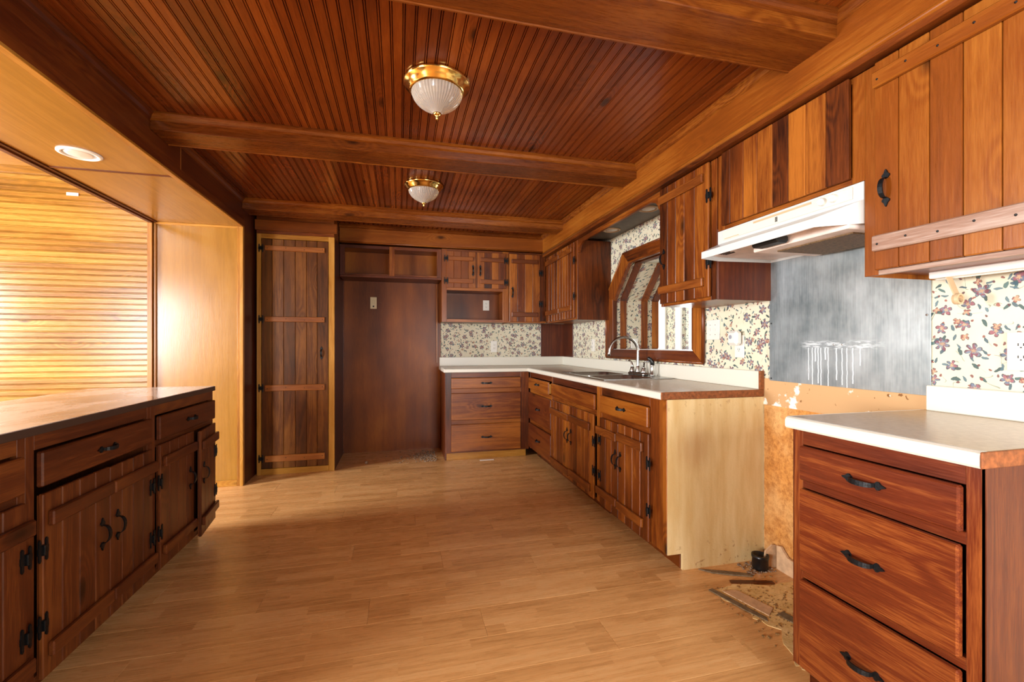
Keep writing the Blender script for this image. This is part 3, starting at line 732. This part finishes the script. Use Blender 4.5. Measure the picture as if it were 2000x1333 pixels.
# ================================================================== RIGHT UPPER CABINETS
XU = 1.573
def uthing(name, label, cat, yf): return thing(name, label, cat, (XU, yf, 0), R90)
DU = XW-XU-.002
ZT = ZS-.002
t = uthing('wall_cabinet', 'wall cabinet with paired boarded doors in the inner corner beside the sink opening', 'cabinet', 4.688)
carcass(t, 0, .902, DU, Z0-.005, ZT, CAB)
stile(t, 0, .08, Z0-.005, ZT, CAB); stile(t, .862, .902, Z0-.005, ZT, CAB); rail(t, .08, .862, Z0-.005, 1.41, CAB); rail(t, .08, .862, 2.09, ZT, CAB)
make_door(t, .085, .494, 1.40, 2.098, CAB, 5, bats=[(2.005, 2.055), (1.465, 1.515)], inset_l=.0, inset_r=.004)
make_door(t, .496, .862, 1.40, 2.10, CAB, 5, bats=[(2.01, 2.06), (1.47, 1.52)], hinge=.868, hz=(1.93, 1.60), inset_l=.004, inset_r=.03)
box('end_panel', .902, .912, .0, DU, Z0-.01, ZT, CAB['z'], t)
# valance
bm = bmesh.new()
yA, yB = 3.774, 2.446
pts = [(yA, ZT), (yA, 1.992), (3.757, 1.994), (3.745, 2.005), (3.735, 2.03), (3.715, 2.05), (3.69, 2.058), (3.66, 2.072), (2.56, 2.072), (2.53, 2.06), (2.505, 2.05), (2.485, 2.03), (2.475, 2.005), (2.463, 1.994), (yB, 1.992), (yB, ZT)]
bm_prism(bm, pts, 'x', XU+.0, XU+.019)
tag(obj('valance_board', bm, CAB['y']), 'wooden valance with scalloped ends spanning above the sink opening', 'valance')
t = uthing('wall_cabinet', 'wall cabinet with one boarded door between the sink opening and the range hood', 'cabinet', 2.445)
carcass(t, 0, .500, DU, Z0-.004, ZT, CAB)
stile(t, 0, .02, Z0-.004, ZT, CAB); stile(t, .456, .500, Z0-.004, ZT, CAB); rail(t, .02, .456, Z0-.004, 1.41, CAB); rail(t, .02, .456, 2.09, ZT, CAB)
make_door(t, .012, .458, 1.404, 2.106, CAB, grooves=[.095, .175, .255, .345], bats=[(2.008, 2.056), (1.462, 1.508)], hinge=.463, hz=(1.93, 1.585), handle=(.06, 1.672), inset_l=.005, inset_r=.032)
box('end_panel', .5, .508, .0, DU, Z0-.006, 1.745, DARKW['z'], t)
t = uthing('wall_cabinet', 'short wall cabinet faced with vertical boards directly above the range hood', 'cabinet', 1.936)
carcass(t, 0, .735, DU, 1.730, ZT, CAB)
stile(t, 0, .045, 1.73, ZT, CAB); stile(t, .69, .735, 1.73, ZT, CABL); rail(t, .045, .69, 1.73, 1.756, CAB); rail(t, .045, .69, 2.09, ZT, CABL)
make_door(t, .043, .692, 1.747, 2.108, CAB, grooves=[.104, .190, .272, .356, .436, .518, .603])
t = uthing('wall_cabinet', 'large bright wall cabinet with nailed battens at the window end of the range', 'cabinet', 1.200)
carcass(t, 0, .80, DU, Z0+.016, ZT, CABL)
stile(t, 0, .044, Z0, ZT, CABL); stile(t, .76, .80, Z0, ZT, CABL); rail(t, .044, .76, Z0, 1.408, WORN_GLARE); rail(t, .044, .76, 2.09, ZT, CABL)
make_door(t, .044, .43, 1.407, 2.106, CABL, grooves=[.119, .205, .288, .373], bats=[(2.015, 2.068), (1.468, 1.520)], handle=(.084, 1.672), inset_l=.003, inset_r=.0, nails=5, lowbat=WORN_GLARE)  # lower batten's whitish grey is glare put into its colour
make_door(t, .432, .79, 1.407, 2.106, CABL, 4, bats=[(2.015, 2.068), (1.468, 1.520)], inset_l=.0, inset_r=.02, nails=5, lowbat=WORN_GLARE)
box('side_panel', -.001, .0, .0, DU, Z0, ZT, CABL['z'], t, 0)

# ================================================================== RANGE HOOD
t = thing('range_hood', 'white under-cabinet range hood with two knobs and a greasy filter', 'range hood', (0, 0, 1.57))
zt, zs, zl, zb = .158, .094, .036, .004
yF, yN = 1.938, 1.204
yFl, yNl = 1.878, 1.268
XL = 1.43
bm = bmesh.new()
def q(*c): return bm.faces.new([bm.verts.new(p) for p in c])
A = [(XU, yF, zt), (XU, yN, zt), (XU, yN, zs), (XU, yF, zs)]
q(*A)                                                         # control strip
L = [(XL, yFl, zl), (XL, yNl, zl), (XL, yNl, zb), (XL, yFl, zb)]
q(A[3], A[2], L[1], L[0]); q(*L)                              # sloping visor, lip
BKF, BKN = (XW-.006, yF), (XW-.006, yN)
q(A[0], A[3], L[0], L[3], (XU, yF, zb+.006), (BKF[0], yF, zb+.012), (BKF[0], yF, zt))      # far cheek
q(A[1], A[2], L[1], L[2], (XU, yN, zb+.006), (BKN[0], yN, zb+.012), (BKN[0], yN, zt))      # near cheek
q((XU, yF, zt), (XU, yN, zt), (BKN[0], yN, zt), (BKF[0], yF, zt)); q((BKF[0], yF, zt), (BKN[0], yN, zt), (BKN[0], yN, zb+.012), (BKF[0], yF, zb+.012))
o = obj('hood_shell', bm, ENAMEL, t)
sm = o.modifiers.new('thickness', 'SOLIDIFY'); sm.thickness = .003; sm.offset = -1
bm = bmesh.new(); bm_prism(bm, [(XL+.012, yFl-.01), (XL+.012, yNl+.01), (XU, yN+.012), (XW-.012, yN+.012), (XW-.012, yF-.012), (XU, yF-.012)], 'z', .028, .034)
obj('inner_pan', bm, HOODIN, t)
box('filter_housing', 1.53, 1.875, 1.225, 1.66, -.004, .03, HOODIN, t, .004)
box('filter', 1.60, 1.855, 1.265, 1.60, -.009, -.003, FILTER, t, .002)
box('lamp_lens', 1.462, 1.522, 1.46, 1.60, -.002, .027, BLACKP, t, .008)
box('control_panel', XU-.004, XU, 1.242, 1.898, zs+.012, zt-.008, WHITE_LAM, t, .0015)
for yk in (1.355, 1.31):
    bm = bmesh.new(); bm_lathe(bm, [(.015, 0), (.014, .012), (.012, .015)], 0, 0, 20); bm_box(bm, -.002, .002, -.011, .011, .015, .019)
    obj('knob', bm, PLASTIC, t, (XU-.004, yk, zs+.036), (0, -PI/2, 0))
box('vent_slot', XU-.0055, XU-.003, 1.405, 1.70, zs+.045, zs+.053, BEIGEP, t, 0)
box('vent_slot', XU-.0055, XU-.003, 1.79, 1.885, zs+.016, zs+.019, BEIGEP, t, 0)
for k in range(5): box('badge_mark', XU-.0062, XU-.004, 1.566+.0001, 1.578, zs+.020+k*.0042, zs+.0226+k*.0042, SLOT, t, 0)
for k in range(7):
    x = 1.475+.013*k
    box('rating_label', x, x+.005, 1.80-.01*(k % 2), 1.862, .0262, .0278, SLOT, t, 0)

# ================================================================== STEEL SHEET
o = thing('steel_splash_sheet', 'stained stainless steel sheet with white drip marks behind the range gap', 'splash sheet', (XW-.0045, 1.946, .966), R90)
bm = bmesh.new(); bm_box(bm, 0, .737, -.0025, 0, 0, .62, .0008); obj('sheet', bm, SHEET, o)
for u, z in ((.012, .012), (.012, .3), (.725, .3), (.36, .19), (.40, .19)):
    bm = bmesh.new(); bm_lathe(bm, [(.0045, 0), (.004, .002), (0.0005, .003)], 0, 0, 10); obj('screw', bm, IRON if u < .1 else CHROME, o, (u, -.0025, z), (PI/2, 0, 0))

# ================================================================== NEAR DRAWER UNIT
t = rthing('base_cabinet', 'glossy red-brown base cabinet with three large drawers beside the range gap', 'cabinet', 1.222, 1.292)
carcass(t, 0, .507, .60, 0.085, .874, NEAR)
bm = bmesh.new(); bm_prism(bm, [(.0, .085), (.07, .085), (.07, 0), (.605, 0), (.605, .874), (0, .874)], 'x', .500, .508); obj('side_panel', bm, DARKW['z'], t)
bm = bmesh.new(); bm_prism(bm, [(.0, .085), (.07, .085), (.07, 0), (.605, 0), (.605, .874), (0, .874)], 'x', -.003, .0); obj('side_panel', bm, NEAR['z'], t)
stile(t, 0, .034, .085, .874, NEAR); stile(t, .470, .507, .085, .874, NEAR)
for a, b_ in ((.826, .874), (.684, .714), (.387, .417), (.085, .1)): rail(t, .034, .470, a, b_, NEAR)
drawer_front(t, .036, .468, .713, .824, NEAR, hu=.247, hz=.768); drawer_front(t, .036, .466, .416, .683, NEAR, hu=.244, hz=.543); drawer_front(t, .036, .466, .098, .386, NEAR, hu=.242, hz=.243)
box('toe_kick', 0, .5, .07, .085, 0, .085, DARKW['x'], t)
t = thing('drawer_countertop', 'short cream laminate countertop with backsplash on the three-drawer cabinet', 'countertop', (0, 0, .876))
bm = bmesh.new(); bm_box(bm, 1.292, XB, .716, 1.230, .004, H-.0005); obj('top', bm, TOP_LAM, t)
bm = bmesh.new(); bm_prism(bm, [(1.265+.026+a, z) for a, z in pr], 'y', .712, 1.232); obj('front_edge', bm, WHITE_LAM, t)
box('far_edge', 1.288, XB, 1.2302, 1.2335, .0, H, WHITE_LAM, t, .001)
box('backsplash', XB-.020, XB, .716, 1.215, H, H+.092, WHITE_LAM, t, .003)
box('end_strip', 1.266, XB, .706, .7118, .0, H, EDGE_CHIP, t, .002)

# ================================================================== PENINSULA
L90 = PI/2
XP = -1.115
def pthing(label, y): return thing('base_cabinet', label, 'cabinet', (XP, y, 0), L90)
DP = .60
def pen_unit(label, y0, y1, sl, sr, doors, seam, open_door=False, gap=False, end=False, hingeL=True, hingeR=True):
    t = pthing(label, y0); W = y1-y0
    carcass(t, 0, W, DP, .09, .87, PEN)
    stile(t, 0, sl, .09, .87, PEN); stile(t, W-sr, W, .09, .87, PEN); rail(t, sl, W-sr, .822, .87, PEN)
    if not gap: rail(t, sl, W-sr, .672, .705, PEN)
    rail(t, sl, W-sr, .09, .105, PEN)
    drawer_front(t, sl+.004, W-sr+.004, .703, .816, PEN, hz=.758)
    box('toe_kick', 0, W, .075, .09, 0, .09, DARKW['x'], t)
    if end: box('end_panel', W, W+.008, 0, DP, .09, .87, PEN['z'], t); box('end_plinth', W-.02, W, .075, DP, 0, .09, DARKW['z'], t)
    hz = (.505, .266)
    make_door(t, sl+.006, seam-.001, .09, .680, PEN, doors, bats=[(.573, .622), (.152, .199)], hinge=sl+.002 if hingeL else None, hz=hz, handle=(seam-.05, .435), inset_l=.018, inset_r=.002)
    d = make_door(t, seam+.001, W-sr+.008, .09, .676, PEN, doors, bats=[(.571, .62), (.150, .197)], hinge=W-sr+.001 if hingeR else None, hz=hz, handle=(seam+.045, .435), inset_l=.004, inset_r=-.012 if not end else -.01)
    if open_door:      # ajar: turn about the hinge edge
        pv = Vector((W-sr+.008, 0, 0)); a = math.radians(6.5)
        d.matrix_local = Matrix.Translation(pv) @ Matrix.Rotation(a, 4, 'Z') @ Matrix.Translation(-pv)
    return t
pen_unit('peninsula base cabinet farthest from the golden jamb, its hinges beside those of the middle cabinet', .98, 1.690, .03, .03, 4, .35)
pen_unit('middle peninsula base cabinet with a dark gap under its drawer', 1.690, 2.40, .035, .03, 4, .378, gap=True)
pen_unit('end peninsula base cabinet with one door standing ajar', 2.40, 3.097, .038, .012, 4, .402, open_door=True, end=True)
t = thing('peninsula_countertop', 'worn glossy brown laminate countertop with painted pale glare on the peninsula', 'countertop', (0, 0, .87))
bm = bmesh.new(); bm_box(bm, -1.735, -1.104, .96, 3.108, .004, .030, .002); obj('top', bm, PENTOP, t)
box('front_edge', -1.106, -1.102, .96, 3.108, .002, .028, plain('dark_laminate_edge', '#3c2a20', .4), t, .001)

# ================================================================== LIGHTS
def ceiling_light(label, x, y, R):
    t = thing('ceiling_light', label, 'ceiling light', (x, y, ZC), 0, 'brass ceiling lights')
    s = R/.15
    bm = bmesh.new(); bm_lathe(bm, [(.06*s, 0), (.148*s, 0), (.151*s, -.006*s), (.147*s, -.014*s), (.136*s, -.020*s), (.134*s, -.028*s), (.126*s, -.034*s), (.124*s, -.040*s), (.116*s, -.046*s), (.112*s, -.046*s)], 0, 0, 48)
    obj('canopy', bm, BRASS, t, smooth=True)
    bm = bmesh.new(); pr_ = [(r_*s, z_*s) for r_, z_ in ((.114, -.040), (.113, -.052), (.106, -.070), (.093, -.088), (.074, -.104), (.052, -.117), (.034, -.126), (.023, -.133), (.016, -.141))]
    bm_lathe(bm, pr_, 0, 0, 96, .012); obj('glass_shade', bm, SHADE, t, smooth=False)
    bm = bmesh.new(); bm_lathe(bm, [(.014*s, -.132*s), (.02*s, -.138*s), (.014*s, -.146*s), (.006*s, -.150*s), (.008*s, -.156*s), (.004*s, -.164*s), (.0004, -.167*s)], 0, 0, 20); obj('finial', bm, BRASS, t, smooth=True)
ceiling_light('brass flush light with ribbed glass bowl between the first two beams', .165, 2.04, .15)
ceiling_light('brass flush light with ribbed glass bowl nearer the pantry', .175, 3.37, .145)
def recessed(label, x, y, z, R, mat):
    t = thing('recessed_light', label, 'recessed light', (x, y, z))
    bm = bmesh.new(); bm_lathe(bm, [(R*.78, .0), (R, .0), (R, -.004), (R*.86, -.009), (R*.76, -.006), (R*.74, .0)], 0, 0, 40); obj('trim_ring', bm, mat, t, smooth=True)
    bm = bmesh.new(); bm_lathe(bm, [(R*.77, -.002), (R*.5, -.006), (R*.02, -.010)], 0, 0, 40); obj('lamp_lens', bm, PLASTIC, t, smooth=True)
recessed('white recessed light in the golden underside of the left header', -1.568, 2.715, ZH, .088, WHITEP)
recessed('cream recessed light over the sink beside the corner cabinet', 1.755, 3.47, ZS+.022, .075, BEIGEP)
recessed('cream recessed light over the sink beside the hood-side cabinet', 1.735, 2.86, ZS+.022, .075, BEIGEP)

# ================================================================== SWITCHES AND OUTLETS
def plate(name, label, cat, loc, rz, w, h, kind, mat=PLASTIC):
    t = thing(name, label, cat, loc, rz)
    bm = bmesh.new(); bm_box(bm, -w/2, w/2, -.006, 0, -h/2, h/2, .002); obj('cover_plate', bm, mat, t)
    if kind == 'outlet':
        for s in (-1, 1):
            f = box('socket', -.016, .016, -.0085, -.005, s*.0195-.0135, s*.0195+.0135, mat, t, .002)
            for sx in (-1, 1): box('slot', sx*.0065-.0012, sx*.0065+.0012, -.0092, -.008, s*.0195-.002, s*.0195+.007, SLOT, f, 0)
            box('slot', -.002, .002, -.0092, -.008, s*.0195-.009, s*.0195-.005, SLOT, f, 0)
    elif kind == 'switch2':
        for sx in (-1, 1): box('toggle', sx*.023-.004, sx*.023+.004, -.015, -.005, -.006, .010, mat, t, .001)
        for sx in (-1, 1):
            for sz in (-1, 1): box('screw', sx*.023-.002, sx*.023+.002, -.0075, -.005, sz*.03-.002, sz*.03+.002, CHROME, t, 0)
    elif kind == 'switch': box('toggle', -.005, .005, -.016, -.005, -.008, .012, mat, t, .001)
    elif kind == 'jack': box('jack', -.008, .008, -.012, -.005, -.045, -.030, SLOT, t, .001); box('ridge', -.012, .012, -.010, -.005, -.01, .03, mat, t, .002)
    return t
plate('wall_outlet', 'white outlet in the open niche of the wall cabinet', 'outlet', (.957, 4.990, 1.60), 0, .072, .116, 'outlet')
plate('wall_outlet', 'white outlet on the far wallpaper above the drawer cabinet', 'outlet', (1.055, YW-.0005, 1.130), 0, .075, .13, 'outlet')
plate('phone_jack', 'ivory wall plate on the dark alcove panel', 'wall plate', (-.272, YW-.0125, 1.602), 0, .066, .125, 'jack', IVORY)
plate('wall_outlet', 'white outlet left of the sink opening under the corner cabinet', 'outlet', (XW-.0005, 4.165, 1.147), R90, .075, .125, 'outlet')
plate('light_switch', 'double toggle switch plate between the sink opening and the plug-in device', 'switch', (XW-.0005, 2.386, 1.247), R90, .117, .125, 'switch2')
plate('wall_outlet', 'white outlet under the plug-in device above the countertop end', 'outlet', (XW-.0005, 2.163, 1.145), R90, .072, .13, 'outlet')
plate('wall_outlet', 'white outlet on the bright wallpaper above the three-drawer cabinet', 'outlet', (XW-.0005, .963, 1.134), R90, .072, .122, 'outlet')
plate('light_switch', 'white plate inside the lined sink opening', 'switch', (2.10, 3.6995, 1.165), 0, .075, .09, 'switch')
t = thing('plug_in_device', 'white rounded plug-in device on the outlet above the countertop', 'plug-in device', (XW-.0095, 2.168, 1.193), R90)
bm = bmesh.new(); bm_box(bm, -.038, .038, -.048, 0, -.042, .042, .014); obj('body', bm, PLASTIC, t)
bm = bmesh.new(); bm_lathe(bm, [(.012, 0), (.012, .001), (.0004, .0015)], 0, 0, 18); obj('front_socket', bm, plain('grey_socket', '#8a8c94', .4), t, (-.006, -.048, .006), (PI/2, 0, 0))

# ---- paper towel holder under the large cabinet
t = thing('paper_towel_holder', 'beige paper towel holder mounted under the large wall cabinet', 'towel holder', (1.80, 1.0, 1.386))
box('mount_rail', -.018, .018, -.34, .143, -.002, .022, WHITEP, t, .003)
box('mount_rail', .016, .028, -.34, .143, -.006, .010, PLASTIC, t, .002)
for yy in (.095, -.21):
    bm = bmesh.new(); bm_prism(bm, [(yy-.002, 0), (yy+.002, 0), (yy-.024, -.075), (yy-.028, -.075)], 'x', -.013, .013); a = obj('arm', bm, BEIGEP, t)
    bm = bmesh.new(); bm_lathe(bm, [(.012, 0), (.018, 0), (.019, .008), (.018, .016), (.012, .016), (.012, 0)], 0, 0, 22, None, False); obj('ring', bm, BEIGEP, a, (0, yy-.034, -.078), (-PI/2, 0, 0))

# ================================================================== LITTER ON THE FLOOR
t = thing('black_pipe_stub', 'short open black plastic pipe stub in the floor corner by the cream panel', 'pipe', (1.80, 1.905, 0))
bm = bmesh.new(); bm_lathe(bm, [(.036, 0), (.038, .012), (.038, .058), (.041, .060), (.041, .075), (.034, .075), (.033, .012), (.0005, .012)], 0, 0, 28); obj('collar', bm, BLACKP, t, smooth=True)
bm = bmesh.new(); bm_prism(bm, [(1.485, 1.975), (1.53, 1.955), (1.60, 1.925), (1.70, 1.872), (1.70, 1.845), (1.62, 1.878), (1.53, 1.925)], 'z', .001, .006); tag(obj('adhesive_strip', bm, DKSTRIP), 'dark curved strip of adhesive lying by the cream end panel', 'scrap')
bm = bmesh.new(); bm_prism(bm, [(1.560, 1.842), (1.755, 1.785), (1.75, 1.762), (1.552, 1.815)], 'z', .001, .007); tag(obj('wood_slat', bm, CAB['x']), 'thin reddish wood slat lying before the black pipe stub', 'scrap')
t = thing('broken_baseboard', 'pale broken board leaning in the corner beside the pipe stub', 'board', (1.86, 1.84, 0))
bm = bmesh.new(); bm_prism(bm, [(-.065, .0), (.045, .0), (.045, .12), (.02, .125), (-.02, .085), (-.065, .08)], 'x', .022, .034); obj('board', bm, CARD, t)
bm = bmesh.new(); bm_prism(bm, [(-.045, 0), (.034, 0), (.034, .115), (.01, .118), (-.03, .09)], 'y', .06, .068); obj('end_piece', bm, CARD, t)
b_ = bmesh.new(); random.seed(11)
outline = [(1.43, 1.79), (1.52, 1.80), (1.60, 1.82), (1.72, 1.76), (1.86, 1.76), (1.90, 1.60), (1.90, 1.26), (1.40, 1.26), (1.385, 1.30), (1.44, 1.40), (1.49, 1.47), (1.45, 1.56), (1.47, 1.64), (1.42, 1.70)]
fine = []
for i in range(len(outline)):
    a, c = outline[i], outline[(i+1) % len(outline)]
    for k in range(4):
        s = k/4; fine.append((a[0]+(c[0]-a[0])*s+random.uniform(-.008, .008), a[1]+(c[1]-a[1])*s+random.uniform(-.008, .008)))
bm_prism(b_, fine, 'z', .0, .0025)
tag(obj('torn_underlayment', b_, PATCH), 'torn yellowish underlayment patch on the floor of the range gap', 'floor patch')
for lab, pts, m in (('grey-brown torn flooring strip along the edge of the underlayment patch', [(1.405, 1.795), (1.43, 1.80), (1.47, 1.66), (1.50, 1.55), (1.485, 1.53), (1.45, 1.62)], DKSTRIP),
                    ('pale torn flooring piece lying on the underlayment patch', [(1.46, 1.77), (1.53, 1.76), (1.58, 1.60), (1.52, 1.56)], CARD),
                    ('curled dark flake of flooring beside the three-drawer cabinet', [(1.56, 1.56), (1.60, 1.57), (1.63, 1.46), (1.59, 1.44)], DKSTRIP)):
    bm = bmesh.new(); bm_prism(bm, pts, 'z', .0028, .006); o = tag(obj('flooring_scrap', bm, m), lab, 'scrap')
def rubble(name, label, n, fx, mat, s0, s1):
    bm = bmesh.new()
    for _ in range(n):
        x, y = fx(); s = random.uniform(s0, s1)
        r = bmesh.ops.create_cube(bm, size=s)
        M = Matrix.Translation((x, y, s*.35+.001)) @ Matrix.Rotation(random.uniform(0, 6), 4, 'Z') @ Matrix.Rotation(random.uniform(-.4, .4), 4, 'X') @ Matrix.Diagonal((random.uniform(.6, 2.), random.uniform(.5, 1.2), .6, 1))
        bmesh.ops.transform(bm, verts=r['verts'], matrix=M)
    o = obj(name, bm, mat); o['kind'] = 'stuff'; return tag(o, label, 'debris')
def fx1(): return min(.405, .36-abs(random.gauss(0, .16))), min(4.95, max(4.45, random.gauss(4.66, .13)))
rubble('alcove_rubble', 'gritty rubble and dust scattered in the alcove corner', 420, fx1, DUST, .003, .011)
def fx2(): return random.gauss(1.60, .11), random.gauss(1.60, .14)
def fx2c():
    while True:
        x, y = fx2()
        if 1.38 < x < 1.88 and 1.26 < y < 1.83: return x, y
rubble('underlayment_grit', 'brown grit scattered over the torn underlayment patch', 420, fx2c, plain('brown_grit', '#8a6a42', .9, 0, .1, .5, 300), .002, .007)
rubble('panel_grit', 'crumbled particle board along the foot of the cream end panel', 160, lambda: (random.uniform(1.71, 1.86), random.uniform(1.86, 1.975)), DUST, .002, .009)
t = tag(box('paper_slip', .775, .915, 4.352, 4.372, .0005, .004, PAPER, None, .0005), 'small white paper slip on the floor before the far drawers', 'paper'); t.rotation_euler = (0, 0, 0)
tag(box('rubble_lump', -.325, -.30, 4.50, 4.525, .0, .026, DUST, None, .006), 'grey plaster lump on the alcove floor', 'debris')

# ---- small white tag on the pine wall
tag(box('wall_tag', -2.51, -2.432, 4.196, 4.1995, 2.316, 2.340, PAPER, None, .0005), 'small white rectangular tag high on the pine board wall', 'tag')
